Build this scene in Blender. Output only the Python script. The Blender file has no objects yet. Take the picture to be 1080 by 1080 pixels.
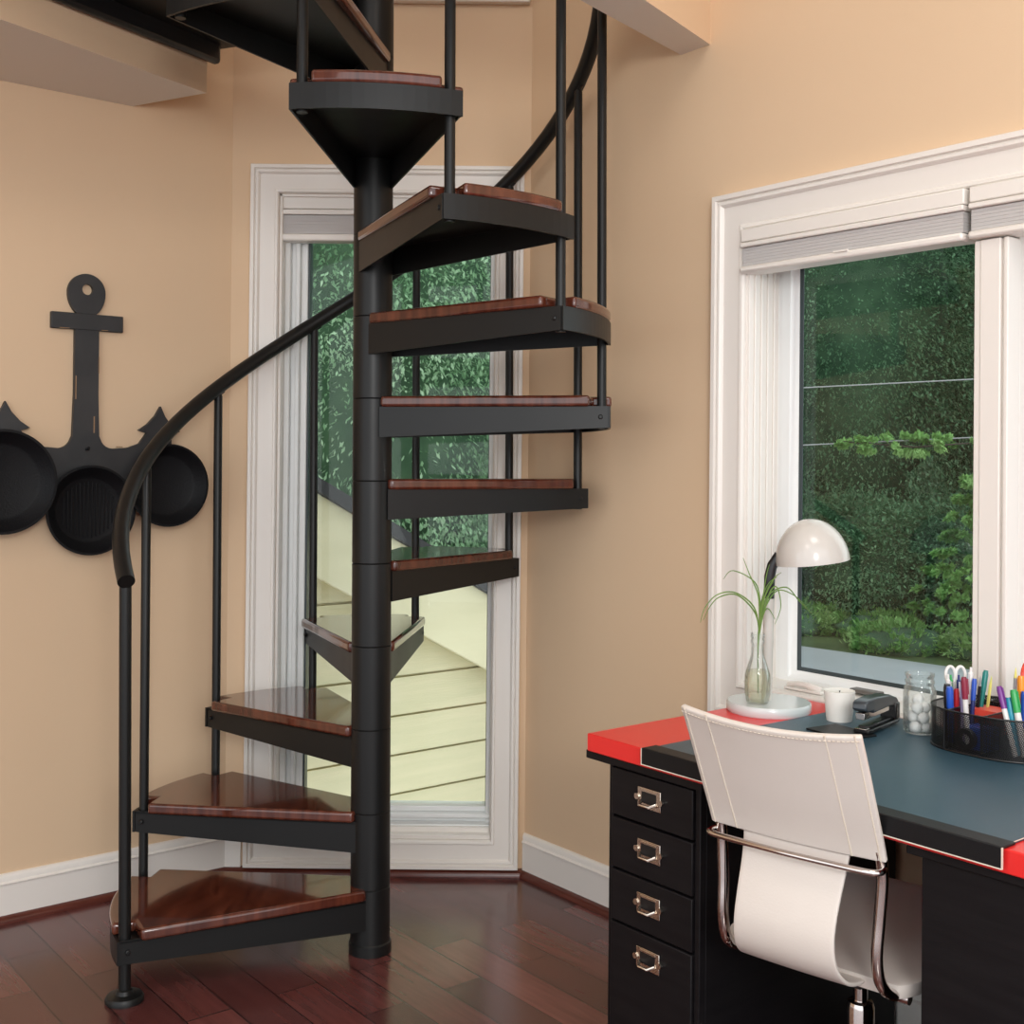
import bpy, math, random
import numpy as np
from mathutils import Vector, Matrix
random.seed(7)
PI = math.pi
scene = bpy.context.scene
COL = scene.collection

# ------------------------------------------------------------------ helpers
class MB:
    """collects shapes, links them as one mesh object"""
    def __init__(self): self.v, self.f = [], []
    def add(self, vs, fs):
        o = len(self.v); self.v += [tuple(p) for p in vs]; self.f += [tuple(i + o for i in q) for q in fs]; return self
    def box(self, x0, x1, y0, y1, z0, z1):
        v = [(x, y, z) for z in (z0, z1) for y in (y0, y1) for x in (x0, x1)]
        return self.add(v, [(0, 2, 3, 1), (4, 5, 7, 6), (0, 1, 5, 4), (2, 6, 7, 3), (0, 4, 6, 2), (1, 3, 7, 5)])
    def hexa(self, low, high):   # two quads
        return self.add(list(low) + list(high), [(3, 2, 1, 0), (4, 5, 6, 7), (0, 1, 5, 4), (1, 2, 6, 5), (2, 3, 7, 6), (3, 0, 4, 7)])
    def prism(self, poly, z0, z1, fn=None):
        n = len(poly)
        v = [(x, y, z0) for x, y in poly] + [(x, y, z1) for x, y in poly]
        if fn: v = [fn(*p) for p in v]
        a = sum(poly[i][0] * poly[(i + 1) % n][1] - poly[(i + 1) % n][0] * poly[i][1] for i in range(n))
        lo, hi = list(range(n)), list(range(n, 2 * n))
        s = [(i, (i + 1) % n, n + (i + 1) % n, n + i) for i in range(n)]
        fs = [tuple(lo[::-1]), tuple(hi)] + s
        if a < 0: fs = [tuple(q[::-1]) for q in fs]
        return self.add(v, fs)
    def tube(self, pts, r, n=12, cap=True):
        pts = [Vector(p) for p in pts]; m = len(pts)
        rs = r if isinstance(r, (list, tuple)) else [r] * m
        T = []
        for i in range(m):
            t = (pts[min(i + 1, m - 1)] - pts[max(i - 1, 0)]); T.append(t.normalized())
        a = Vector((0, 0, 1)) if abs(T[0].z) < .9 else Vector((1, 0, 0))
        u = T[0].cross(a).normalized(); v = []
        for i in range(m):
            u = (u - T[i] * u.dot(T[i])).normalized(); w = T[i].cross(u)
            for k in range(n):
                c = 2 * PI * k / n; v.append(pts[i] + (u * math.cos(c) + w * math.sin(c)) * rs[i])
        f = [(i * n + k, i * n + (k + 1) % n, (i + 1) * n + (k + 1) % n, (i + 1) * n + k) for i in range(m - 1) for k in range(n)]
        if cap: f += [tuple(range(n))[::-1], tuple(range((m - 1) * n, m * n))]
        return self.add(v, f)
    def lathe(self, prof, n=32, c=(0, 0, 0), fn=None, cap=True):
        m = len(prof); v = []
        for r, z in prof:
            for k in range(n):
                a = 2 * PI * k / n; p = (c[0] + r * math.cos(a), c[1] + r * math.sin(a), c[2] + z)
                v.append(fn(*p) if fn else p)
        f = [(i * n + k, i * n + (k + 1) % n, (i + 1) * n + (k + 1) % n, (i + 1) * n + k) for i in range(m - 1) for k in range(n)]
        if cap: f += [tuple(range(n))[::-1], tuple(range((m - 1) * n, m * n))]
        return self.add(v, f)
    def frame(self, x0, x1, z0, z1, prof):
        """mitred picture frame on the xz plane; prof = (outward, towards the room) pairs"""
        v = []; m = len(prof)
        for sx, sz in ((0, 0), (1, 0), (1, 1), (0, 1)):
            for u, p in prof:
                v.append(((x1 + u) if sx else (x0 - u), -p, (z1 + u) if sz else (z0 - u)))
        f = []
        for c in range(4):
            d = (c + 1) % 4
            for i in range(m - 1): f.append((c * m + i, d * m + i, d * m + i + 1, c * m + i + 1)[::-1])
            f.append((c * m + m - 1, d * m + m - 1, d * m, c * m)[::-1])
        return self.add(v, f)
    def sheet(self, grid):
        R, Cn = len(grid), len(grid[0])
        return self.add([p for row in grid for p in row], [(i * Cn + j, i * Cn + j + 1, (i + 1) * Cn + j + 1, (i + 1) * Cn + j) for i in range(R - 1) for j in range(Cn - 1)])
    def build(self, name, mat, parent=None, angle=35, bevel=0, solid=0, fix=False, seg=2):
        me = bpy.data.meshes.new(name); me.from_pydata(self.v, [], self.f); me.update()
        mats = mat if isinstance(mat, (list, tuple)) else [mat]
        for m in mats: me.materials.append(m)
        if fix:
            import bmesh
            bm = bmesh.new(); bm.from_mesh(me); bmesh.ops.recalc_face_normals(bm, faces=bm.faces); bm.to_mesh(me); bm.free()
        me.polygons.foreach_set('use_smooth', [True] * len(me.polygons))
        me.set_sharp_from_angle(angle=math.radians(angle))
        o = bpy.data.objects.new(name, me); COL.objects.link(o)
        if parent: o.parent = parent
        if solid:
            s = o.modifiers.new('Solidify', 'SOLIDIFY'); s.thickness = solid; s.offset = 0
        if bevel:
            b = o.modifiers.new('Bevel', 'BEVEL'); b.width = bevel; b.segments = seg; b.limit_method = 'ANGLE'; b.angle_limit = math.radians(40)
        return o

def tag(o, label=None, cat=None, group=None, kind=None):
    for k, v in (('label', label), ('category', cat), ('group', group), ('kind', kind)):
        if v: o[k] = v
    return o
def thing(name, label, cat, loc=(0, 0, 0), rz=0, group=None):
    o = bpy.data.objects.new(name, None); COL.objects.link(o); o.empty_display_size = .1
    o.location = loc; o.rotation_euler = (0, 0, rz)
    return tag(o, label, cat, group)
def struct(o, label, cat): return tag(o, label, cat, kind='structure')
def place(o, loc, rz=0): o.location = loc; o.rotation_euler = (0, 0, rz); return o
def dup(o, parent=None):
    c = o.copy(); COL.objects.link(c)
    if parent: c.parent = parent
    for ch in list(o.children): dup(ch, c)
    return c

# ------------------------------------------------------------------ materials
def mk(name, col, rough=.5, metal=0, col2=None, nscale=8, stretch=(1, 1, 1), bump=0, bscale=60, coat=0, spec=.5, rvar=0, trans=0):
    m = bpy.data.materials.new(name); m.use_nodes = True; nt = m.node_tree; N = nt.nodes; L = nt.links
    b = N['Principled BSDF']
    b.inputs['Base Color'].default_value = (*col, 1); b.inputs['Roughness'].default_value = rough
    b.inputs['Metallic'].default_value = metal; b.inputs['Specular IOR Level'].default_value = spec
    if coat: b.inputs['Coat Weight'].default_value = coat; b.inputs['Coat Roughness'].default_value = .04
    tc = N.new('ShaderNodeTexCoord'); mp = N.new('ShaderNodeMapping'); mp.inputs['Scale'].default_value = stretch
    L.new(tc.outputs['Object'], mp.inputs['Vector'])
    if col2 or rvar:
        nz = N.new('ShaderNodeTexNoise'); nz.inputs['Scale'].default_value = nscale; nz.inputs['Detail'].default_value = 5
        L.new(mp.outputs[0], nz.inputs['Vector'])
        if col2:
            r = N.new('ShaderNodeValToRGB'); r.color_ramp.elements[0].position = .35; r.color_ramp.elements[1].position = .68
            r.color_ramp.elements[0].color = (*col, 1); r.color_ramp.elements[1].color = (*col2, 1)
            L.new(nz.outputs['Fac'], r.inputs[0]); L.new(r.outputs[0], b.inputs['Base Color'])
        if rvar:
            q = N.new('ShaderNodeMapRange'); q.inputs[3].default_value = rough; q.inputs[4].default_value = rough + rvar
            L.new(nz.outputs['Fac'], q.inputs[0]); L.new(q.outputs[0], b.inputs['Roughness'])
    if bump:
        nb = N.new('ShaderNodeTexNoise'); nb.inputs['Scale'].default_value = bscale; nb.inputs['Detail'].default_value = 3
        L.new(mp.outputs[0], nb.inputs['Vector']); bp = N.new('ShaderNodeBump'); bp.inputs['Strength'].default_value = bump; bp.inputs['Distance'].default_value = .004
        L.new(nb.outputs['Fac'], bp.inputs['Height']); L.new(bp.outputs[0], b.inputs['Normal'])
    return m

def glass(name, tint=(1, 1, 1), refl=1.0, rough=0.0, milk=0, mcol=(.9, .9, .88)):
    m = bpy.data.materials.new(name); m.use_nodes = True; nt = m.node_tree; N = nt.nodes; L = nt.links
    N.remove(N['Principled BSDF']); out = N['Material Output']
    t = N.new('ShaderNodeBsdfTransparent'); t.inputs[0].default_value = (*tint, 1)
    g = N.new('ShaderNodeBsdfGlossy'); g.inputs['Roughness'].default_value = rough
    fr = N.new('ShaderNodeFresnel'); fr.inputs[0].default_value = 1.45
    mu = N.new('ShaderNodeMath'); mu.operation = 'MULTIPLY'; mu.inputs[1].default_value = refl; mu.use_clamp = True
    mx = N.new('ShaderNodeMixShader')
    L.new(fr.outputs[0], mu.inputs[0]); L.new(mu.outputs[0], mx.inputs[0]); L.new(t.outputs[0], mx.inputs[1]); L.new(g.outputs[0], mx.inputs[2]); L.new(mx.outputs[0], out.inputs[0])
    if milk:
        d = N.new('ShaderNodeBsdfTranslucent'); d.inputs[0].default_value = (*mcol, 1); d2 = N.new('ShaderNodeBsdfDiffuse'); d2.inputs[0].default_value = (*mcol, 1)
        m1 = N.new('ShaderNodeMixShader'); m1.inputs[0].default_value = .5; m2 = N.new('ShaderNodeMixShader'); m2.inputs[0].default_value = milk
        L.new(d.outputs[0], m1.inputs[1]); L.new(d2.outputs[0], m1.inputs[2]); L.new(mx.outputs[0], m2.inputs[1]); L.new(m1.outputs[0], m2.inputs[2]); L.new(m2.outputs[0], out.inputs[0])
    return m

def leafmat(name, a, b, c):
    m = bpy.data.materials.new(name); m.use_nodes = True; nt = m.node_tree; N = nt.nodes; L = nt.links
    p = N['Principled BSDF']; p.inputs['Roughness'].default_value = .7; p.inputs['Specular IOR Level'].default_value = .2
    tc = N.new('ShaderNodeTexCoord'); nz = N.new('ShaderNodeTexNoise'); nz.inputs['Scale'].default_value = 1.3; nz.inputs['Detail'].default_value = 6
    r = N.new('ShaderNodeValToRGB'); e = r.color_ramp.elements; e[0].position = .3; e[0].color = (*a, 1); e[1].position = .72; e[1].color = (*c, 1)
    x = e.new(.5); x.color = (*b, 1)
    L.new(tc.outputs['Object'], nz.inputs['Vector']); L.new(nz.outputs['Fac'], r.inputs[0]); L.new(r.outputs[0], p.inputs['Base Color'])
    tr = N.new('ShaderNodeBsdfTranslucent'); mx = N.new('ShaderNodeMixShader'); mx.inputs[0].default_value = .3
    L.new(r.outputs[0], tr.inputs[0]); L.new(p.outputs[0], mx.inputs[1]); L.new(tr.outputs[0], mx.inputs[2]); L.new(mx.outputs[0], N['Material Output'].inputs[0])
    return m

def floor_mat():
    m = bpy.data.materials.new('cherry_planks'); m.use_nodes = True; nt = m.node_tree; N = nt.nodes; L = nt.links
    b = N['Principled BSDF']
    tc = N.new('ShaderNodeTexCoord'); mp = N.new('ShaderNodeMapping'); mp.inputs['Rotation'].default_value = (0, 0, math.radians(51.5))
    L.new(tc.outputs['Object'], mp.inputs['Vector'])
    br = N.new('ShaderNodeTexBrick'); br.offset = .37; br.offset_frequency = 2
    br.inputs['Scale'].default_value = 1; br.inputs['Brick Width'].default_value = .62; br.inputs['Row Height'].default_value = .118
    br.inputs['Mortar Size'].default_value = .0022; br.inputs['Mortar Smooth'].default_value = .2
    br.inputs['Color1'].default_value = (.155, .048, .041, 1); br.inputs['Color2'].default_value = (.068, .021, .020, 1); br.inputs['Mortar'].default_value = (.016, .006, .006, 1)
    L.new(mp.outputs[0], br.inputs['Vector'])
    m2 = N.new('ShaderNodeMapping'); m2.inputs['Scale'].default_value = (1.5, 14, 1); L.new(mp.outputs[0], m2.inputs['Vector'])
    nz = N.new('ShaderNodeTexNoise'); nz.inputs['Scale'].default_value = 3; nz.inputs['Detail'].default_value = 6; L.new(m2.outputs[0], nz.inputs['Vector'])
    mr = N.new('ShaderNodeMapRange'); mr.inputs[3].default_value = .55; mr.inputs[4].default_value = 1.5; L.new(nz.outputs['Fac'], mr.inputs[0])
    mx = N.new('ShaderNodeMix'); mx.data_type = 'RGBA'; mx.blend_type = 'MULTIPLY'; mx.inputs[0].default_value = 1
    L.new(br.outputs['Color'], mx.inputs[6]); L.new(mr.outputs[0], mx.inputs[7]); L.new(mx.outputs[2], b.inputs['Base Color'])
    b.inputs['Roughness'].default_value = .2; b.inputs['Specular IOR Level'].default_value = .75
    n3 = N.new('ShaderNodeTexNoise'); n3.inputs['Scale'].default_value = 5; L.new(mp.outputs[0], n3.inputs['Vector'])
    r3 = N.new('ShaderNodeMapRange'); r3.inputs[3].default_value = .12; r3.inputs[4].default_value = .30; L.new(n3.outputs['Fac'], r3.inputs[0]); L.new(r3.outputs[0], b.inputs['Roughness'])
    bp = N.new('ShaderNodeBump'); bp.inputs['Strength'].default_value = .25; bp.inputs['Distance'].default_value = .002; bp.invert = True
    L.new(br.outputs['Fac'], bp.inputs['Height']); L.new(bp.outputs[0], b.inputs['Normal'])
    return m

def mesh_mat():
    """woven wire: opaque wires, open holes"""
    m = bpy.data.materials.new('black_wire_mesh'); m.use_nodes = True; nt = m.node_tree; N = nt.nodes; L = nt.links
    b = N['Principled BSDF']; b.inputs['Base Color'].default_value = (.008, .008, .009, 1); b.inputs['Roughness'].default_value = .35; b.inputs['Metallic'].default_value = .3
    uv = N.new('ShaderNodeUVMap'); sp = N.new('ShaderNodeSeparateXYZ'); L.new(uv.outputs[0], sp.inputs[0])
    outs = []
    for a in (0, 1):
        mo = N.new('ShaderNodeMath'); mo.operation = 'FRACT'; L.new(sp.outputs[a], mo.inputs[0])
        lt = N.new('ShaderNodeMath'); lt.operation = 'LESS_THAN'; lt.inputs[1].default_value = .46; L.new(mo.outputs[0], lt.inputs[0]); outs.append(lt)
    mxx = N.new('ShaderNodeMath'); mxx.operation = 'MAXIMUM'; L.new(outs[0].outputs[0], mxx.inputs[0]); L.new(outs[1].outputs[0], mxx.inputs[1])
    t = N.new('ShaderNodeBsdfTransparent'); mx = N.new('ShaderNodeMixShader')
    L.new(mxx.outputs[0], mx.inputs[0]); L.new(t.outputs[0], mx.inputs[1]); L.new(b.outputs[0], mx.inputs[2]); L.new(mx.outputs[0], N['Material Output'].inputs[0])
    return m

M = dict(
 wall=mk('tan_paint', (.68, .495, .325), .75, bump=.06, bscale=260, col2=(.695, .507, .335), nscale=1.2),
 white=mk('white_trim_paint', (.80, .76, .71), .38, bump=.02, bscale=80),
 soffit=mk('soffit_paint', (.74, .70, .64), .7, bump=.05, bscale=200),
 ceil=mk('ceiling_paint', (.82, .80, .76), .8),
 vinyl=mk('white_vinyl_sash', (.80, .81, .80), .3),
 gasket=mk('dark_gasket', (.03, .045, .05), .4),
 floor=floor_mat(),
 round=mk('cherry_moulding', (.075, .018, .012), .25, col2=(.12, .03, .02), nscale=6, stretch=(1, 1, 8)),
 steel=mk('black_powder_coat', (.0075, .0076, .0076), .34, spec=.32, bump=.03, bscale=500, rvar=.12, nscale=6),
 tread=mk('mahogany', (.060, .014, .008), .12, col2=(.13, .034, .018), nscale=5, stretch=(9, 1.2, 1.2), coat=.5),
 anchor=mk('distressed_black_wood', (.016, .017, .019), .5, col2=(.028, .027, .028), nscale=12),
 worn=mk('worn_wood', (.28, .17, .09), .6),
 iron=mk('cast_iron', (.005, .005, .006), .5, bump=.3, bscale=220, spec=.18),
 red=mk('red_lacquer', (.72, .022, .022), .3, col2=(.76, .028, .025), nscale=3),
 black=mk('black_stained_wood', (.006, .005, .006), .45, col2=(.009, .008, .009), nscale=6, stretch=(1, 1, 12), bump=.06, bscale=60, spec=.2),
 brass=mk('aged_nickel', (.66, .59, .52), .25, metal=1),
 pad=mk('reflection_tinted_leather', (.022, .062, .094), .36, col2=(.034, .080, .112), nscale=3, bump=.12, bscale=500, spec=.5),  # dark leather with the blue window reflection put into its base colour
 padlip=mk('black_leather_edge', (.007, .007, .008), .45, bump=.1, bscale=400, spec=.25),
 thread=mk('pale_thread', (.74, .66, .56), .7),
 leather=mk('white_leather', (.66, .60, .55), .48, bump=.08, bscale=260, col2=(.70, .64, .59), nscale=3),
 chrome=mk('chrome', (.62, .56, .53), .10, metal=1),
 dark=mk('black_plastic', (.008, .008, .009), .35),
 blindf=mk('grey_blind_fabric', (.50, .48, .47), .85, bump=.2, bscale=120, stretch=(.1, 1, 8)),
 lamp=mk('white_enamel', (.60, .57, .53), .22, coat=.4),
 pane=glass('window_glass', (.95, .985, .97), .45), jar=glass('clear_glass', (.99, .997, .993), .5, 0, .07, (.85, .92, .90)),
 wax=mk('white_wax', (.85, .83, .78), .5), cotton=mk('cotton', (.85, .85, .84), .95, bump=.6, bscale=90),
 mesh=mesh_mat(), water=mk('pale_water', (.62, .60, .36), .15),
 blade=mk('grass_blade', (.11, .22, .035), .45, col2=(.20, .30, .07), nscale=20),
 siding=mk('cream_siding', (.66, .585, .39), .7, bump=.35, bscale=30, stretch=(.4, .4, 6), col2=(.59, .54, .35), nscale=4),
 rake=mk('cream_board', (.72, .655, .45), .7, bump=.4, bscale=12, stretch=(1, 1, 4), col2=(.67, .61, .41), nscale=3),
 shingle=mk('dark_shingle', (.035, .033, .036), .8, bump=.5, bscale=40),
 asphalt=mk('asphalt', (.36, .38, .41), .8, col2=(.42, .44, .47), nscale=1.2, bump=.3, bscale=60),
 soil=mk('woodland_ground', (.055, .085, .03), .9, col2=(.09, .14, .045), nscale=2),
 bark=mk('bark', (.05, .042, .034), .9, bump=.6, bscale=20),
 leafA=leafmat('leaves_dark', (.09, .19, .105), (.15, .29, .16), (.26, .43, .25)),
 leafB=leafmat('leaves_mid', (.13, .26, .14), (.27, .45, .26), (.56, .72, .52)),
 leafC=leafmat('leaves_pale', (.12, .26, .07), (.24, .45, .15), (.48, .64, .30)),
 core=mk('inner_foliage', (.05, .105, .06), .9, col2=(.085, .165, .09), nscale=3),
)
PEN = {k: mk('plastic_' + k, c, .3) for k, c in dict(white=(.80, .78, .76), green=(.03, .36, .09), blue=(.02, .09, .50), red=(.55, .02, .03), purple=(.18, .04, .26), lilac=(.45, .38, .58), navy=(.02, .03, .16), teal=(.01, .20, .18), aqua=(.02, .30, .42), yellow=(.70, .66, .18), orange=(.85, .30, .02), grey=(.30, .30, .31), black=(.01, .01, .012), wine=(.25, .02, .05), coral=(.80, .08, .05), silver=(.6, .6, .62)).items()}

# ------------------------------------------------------------------ frames of the three walls
RO = Vector((.0531, 3.8867, 0)); RD = Vector((.62259, -.78255, 0)); RN = Vector((-.78255, -.62259, 0)); RZ = math.atan2(RD.y, RD.x)
LO = Vector((-.9213, 3.8891, 0)); LD = Vector((-.77961, -.62627, 0)); LN = Vector((.62627, -.77961, 0)); LZ = math.atan2(LD.y, LD.x)
MY = 3.888
def W(s, d, z=0): return RO + RD * s + RN * d + Vector((0, 0, z))      # right wall: along, into the room, up

# ------------------------------------------------------------------ setting
HT = 4.2
mb = MB().prism([(-6.2, -3.2), (-6.2, .05), (-.9213, 4.02), (.0531, 4.02), (4.6, -1.7), (4.6, -3.2)], -.12, 0)
struct(mb.build('floor', M['floor']), 'dark red cherry plank floor', 'floor')
mb = MB().prism([(-6.2, -1.2), (-6.2, .05), (-.9213, 4.02), (.0531, 4.02), (4.6, -1.7), (4.6, -1.9)], HT, HT + .1)
struct(mb.build('ceiling', M['ceil']), 'white ceiling high above the loft', 'ceiling')
w = MB().box(0, 6.6, -.15, 0, 0, HT).build('wall_left', M['wall']); place(w, LO, LZ); struct(w, 'tan painted wall with the anchor rack', 'wall')
mx0, mx1, mz0, mz1 = -.766, -.058, .112, 2.208
w = MB().box(-.9213, mx0, 0, .15, 0, HT).box(mx1, .0531, 0, .15, 0, HT).box(mx0, mx1, 0, .15, 0, mz0).box(mx0, mx1, 0, .15, mz1, HT).build('wall_back', M['wall'])
place(w, (0, MY, 0)); struct(w, 'narrow tan wall around the tall window', 'wall')
rs0, rs1, rz0, rz1 = .910, 2.325, .752, 1.965
w = MB().box(0, rs0, 0, .15, 0, HT).box(rs1, 7, 0, .15, 0, HT).box(rs0, rs1, 0, .15, 0, rz0).box(rs0, rs1, 0, .15, rz1, HT).build('wall_right', M['wall'])
place(w, RO, RZ); struct(w, 'tan painted wall behind the desk', 'wall')
# baseboards and quarter rounds
BB = [(0, 0), (-.014, 0), (-.014, .106), (-.019, .109), (-.019, .112), (-.012, .116), (-.012, .128), (-.009, .134), (-.004, .137), (0, .137)]
QR = [(0, 0)] + [(-.013 - .019 * math.sin(a * PI / 12), .020 * math.cos(a * PI / 12)) for a in range(0, 7)][::-1] + [(0, .020)]
def run(prof, a, b, ms=(0, 0)):      # prof (y, z) swept along x, mitre slope at the ends
    m = MB(); n = len(prof)
    m.add([(a + y * ms[0], y, z) for y, z in prof] + [(b + y * ms[1], y, z) for y, z in prof],
          [tuple(range(n)), tuple(range(n, 2 * n))[::-1]] + [(i, n + i, n + (i + 1) % n, (i + 1) % n) for i in range(n)])
    return m
tR, tL = math.tan((PI / 2 - .6721) / 2), math.tan((PI / 2 - .894) / 2)
o = run(BB, 0, 6.5, (-tR, 0)).build('baseboard_right', M['white'], fix=True); place(o, RO, RZ); struct(o, 'white baseboard along the wall behind the desk', 'baseboard')
o = run([(-y, z) for y, z in BB], 0, 6.5, (tL, 0)).build('baseboard_left', M['white'], fix=True); place(o, LO, LZ); struct(o, 'white baseboard along the wall under the anchor rack', 'baseboard')
o = run(BB, -.9213, -.866, (-tL, 0)).build('baseboard_back', M['white'], fix=True); place(o, (0, MY, 0)); struct(o, 'short white baseboard in the corner beside the tall window', 'baseboard')
o = run(QR, 0, 6.5, (-tR, 0)).build('trim_1', M['round'], fix=True); place(o, RO, RZ); struct(o, 'cherry quarter round along the wall behind the desk', 'trim')
o = run([(-y, z) for y, z in QR], 0, 6.5, (tL, 0)).build('trim_2', M['round'], fix=True); place(o, LO, LZ); struct(o, 'cherry quarter round along the wall under the anchor rack', 'trim')
o = run(QR, -.9213, .0531, (-tL, tR)).build('trim_3', M['round'], fix=True); place(o, (0, MY, 0)); struct(o, 'cherry quarter round under the tall window', 'trim')
# casing of an upper window whose lower edge shows at the top
o = MB().box(-.86, .045, -.03, 0, 2.832, 2.93).box(-.85, .035, -.022, 0, 2.93, 2.98).build('trim_4', M['white'], bevel=.004); place(o, (0, MY, 0)); struct(o, 'white sill casing of the window above', 'trim')
# loft soffit at left and beam at right
def two_tone(o, soff=1):
    o.data.materials.append(M['soffit'])
    for p in o.data.polygons:
        if abs(p.normal.z) > .9: p.material_index = 1
    return o
B0 = Vector((-.917, 3.536)); bd = Vector((-.527, -.85))
A0 = (-1.182, 3.679); Cc = B0 + bd * 3.4
o = MB().prism([A0, tuple(B0), tuple(Cc), (-4.05, 1.377)], 2.427, 2.86).build('trim_5', M['wall']); struct(two_tone(o), 'tan loft edge with a pale soffit above the anchor rack', 'loft edge')
o = MB().prism([(.466, 3.3675), (.535, 3.281), (-1.44, .40), (-1.68, .60)], 2.497, 2.86).build('trim_6', M['wall']); struct(two_tone(o), 'tan beam with a pale underside meeting the desk wall', 'beam')

# ------------------------------------------------------------------ windows
CAS = [(0, 0), (0, .010), (.004, .016), (.010, .018), (.014, .014), (.018, .013), (.066, .017), (.068, .022), (.073, .027), (.079, .028), (.083, .024), (.086, .032), (.098, .032), (.100, .028), (.100, 0)]
def blind(parent, x0, x1, zt, zb, y0, y1):
    h = zt - zb
    MB().box(x0, x1, y0 + .006, y1, zb + .70 * h, zt).build('headrail', M['white'], parent, bevel=.003)
    f = MB(); n = 6
    for i in range(n):                                   # pleated stack
        a = zb + .165 * h + .40 * h * i / n; c = zb + .165 * h + .40 * h * (i + 1) / n
        f.box(x0 + .004, x1 - .004, y0 + .010, y1 - .006, a + .0002, c - .0002)
    f.build('pleated_shade', M['blindf'], parent)
    MB().box(x0, x1, y0 + .002, y1, zb + .575 * h, zb + .685 * h).build('shade_clip_rail', M['white'], parent, bevel=.003)
    MB().box(x0, x1, y0, y1 + .004, zb, zb + .155 * h).build('bottom_rail', M['white'], parent, bevel=.006)
    MB().box((x0 + x1) / 2 - .02, (x0 + x1) / 2 + .02, y0 - .004, y0 + .004, zb + .13 * h, zb + .165 * h).build('pull_tab', M['white'], parent)

w2 = thing('window_2', 'wide white window above the desk', 'window', RO, RZ); w2['kind'] = 'structure'
MB().frame(rs0 + .002, rs1, rz0 + .010, rz1, CAS).build('casing', M['white'], w2, angle=30)
j = MB()
for a, b in ((rs0, rs0 + .012), (rs1 - .012, rs1)): j.box(a, b, 0, .15, rz0, rz1)
for k in range(4): j.box(rs0 + .012, rs0 + .017, .018 + .026 * k, .026 + .026 * k, rz0, rz1)
j.box(rs0, rs1, 0, .15, rz1 - .012, rz1).box(rs0, rs1, -.002, .15, rz0, rz0 + .012)
j.build('jamb', M['white'], w2, bevel=.002)
MB().box(1.574, 1.656, .032, .11, rz0, rz1).box(1.574, 1.590, -.014, .034, rz0, 1.843).box(1.590, 1.638, -.018, .034, rz0, 1.843).box(1.638, 1.645, -.010, .034, rz0, 1.843).box(1.645, 1.656, -.018, .034, rz0, 1.843).build('mullion', M['white'], w2, bevel=.0025)
for a, b in ((rs0 + .013, 1.573), (1.657, rs1 - .013)):
    s = MB().frame(a + .042, b - .03, rz0 + .022, rz1 - .05, [(.03, .0), (.03, .034), (.001, .034), (-.008, .022), (-.018, .018), (-.018, 0)])
    s.frame(a + .042, b - .03, rz0 + .022, rz1 - .05, [(.050, 0), (.050, .03), (.03, .03), (.03, 0)])
    s.v = [(x, y + .15, z) for x, y, z in s.v]
    so = s.build('sash', M['vinyl'], w2)
    g = MB().frame(a + .060, b - .048, rz0 + .040, rz1 - .068, [(.002, .010), (.002, .016), (-.010, .012), (-.010, .010)])
    g.v = [(x, y + .148, z) for x, y, z in g.v]; g.build('gasket', M['gasket'], so)
    MB().box(a + .058, b - .046, .1385, .1425, rz0 + .038, rz1 - .066).build('pane', M['pane'], so)
c = MB().box(1.035, 1.150, .012, .045, .765, .772)
c.tube([(1.04, .024, .776), (1.07, .022, .781), (1.10, .022, .782), (1.125, .026, .777), (1.14, .03, .772)], [.006, .007, .008, .010, .008], 10)
c.build('crank_handle', M['white'], w2, bevel=.002)
MB().box(1.180, 1.262, .090, .119, .770, .780).build('sash_latch', mk('latch_grey', (.12, .11, .10), .4), w2, bevel=.002)
bl = thing('window_blind', 'raised grey pleated blind over the pane beside the desk lamp', 'blind', RO, RZ)
blind(bl, rs0 + .003, 1.556, 1.963, 1.846, -.034, .030)
bl = thing('window_blind', 'raised grey pleated blind cut by the picture edge above the pen organizer', 'blind', RO, RZ)
blind(bl, 1.568, rs1 - .003, 1.963, 1.846, -.034, .030)

w1 = thing('window_1', 'tall narrow white window behind the staircase', 'window', (0, MY, 0)); w1['kind'] = 'structure'
MB().frame(mx0, mx1, mz0, mz1, [(u * .9 if u > .01 else u, p) for u, p in CAS]).build('casing', M['white'], w1, angle=30)
j = MB()
for a, b in ((mx0, mx0 + .010), (mx1 - .004, mx1)): j.box(a, b, 0, .15, mz0, mz1)
j.box(mx0, mx1, 0, .15, mz1 - .01, mz1).box(mx0, mx1, -.002, .15, mz0, mz0 + .014).box(mx0 + .01, mx1 - .004, .03, .15, mz0, mz0 + .03)
j.build('jamb', M['white'], w1, bevel=.002)
s = MB()
for k, (u0, u1, y) in enumerate(((.010, .028, .050), (.028, .044, .075), (.044, .058, .062), (.058, .080, .085))): s.box(mx0 + u0, mx0 + u1, y, .15, mz0 + .014, mz1)
s.box(mx1 - .018, mx1 - .004, .07, .15, mz0 + .014, mz1)
for k, (u0, u1, y) in enumerate(((.014, .034, .045), (.034, .052, .080), (.050, .064, .060), (.064, .082, .088))): s.box(mx0 + .010, mx1 - .004, y, .15, mz0 + u0, mz0 + u1)
s.box(mx0 + .01, mx1 - .004, .08, .15, mz1 - .06, mz1)
so = s.build('sash', M['vinyl'], w1, bevel=.003)
MB().box(mx0 + .080, mx0 + .086, .095, .15, mz0 + .074, mz1 - .06).box(mx1 - .020, mx1 - .018, .095, .15, mz0 + .074, mz1 - .06).build('gasket', M['gasket'], so)
MB().box(mx0 + .08, mx1 - .016, .116, .120, mz0 + .074, mz1 - .05).build('pane', M['pane'], so)
bl = thing('window_blind', 'raised grey pleated blind at the top of the tall window behind the stair', 'blind', (0, MY, 0))
blind(bl, mx0 + .002, mx1 - .002, mz1 - .002, 2.056, .004, .06)

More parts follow.
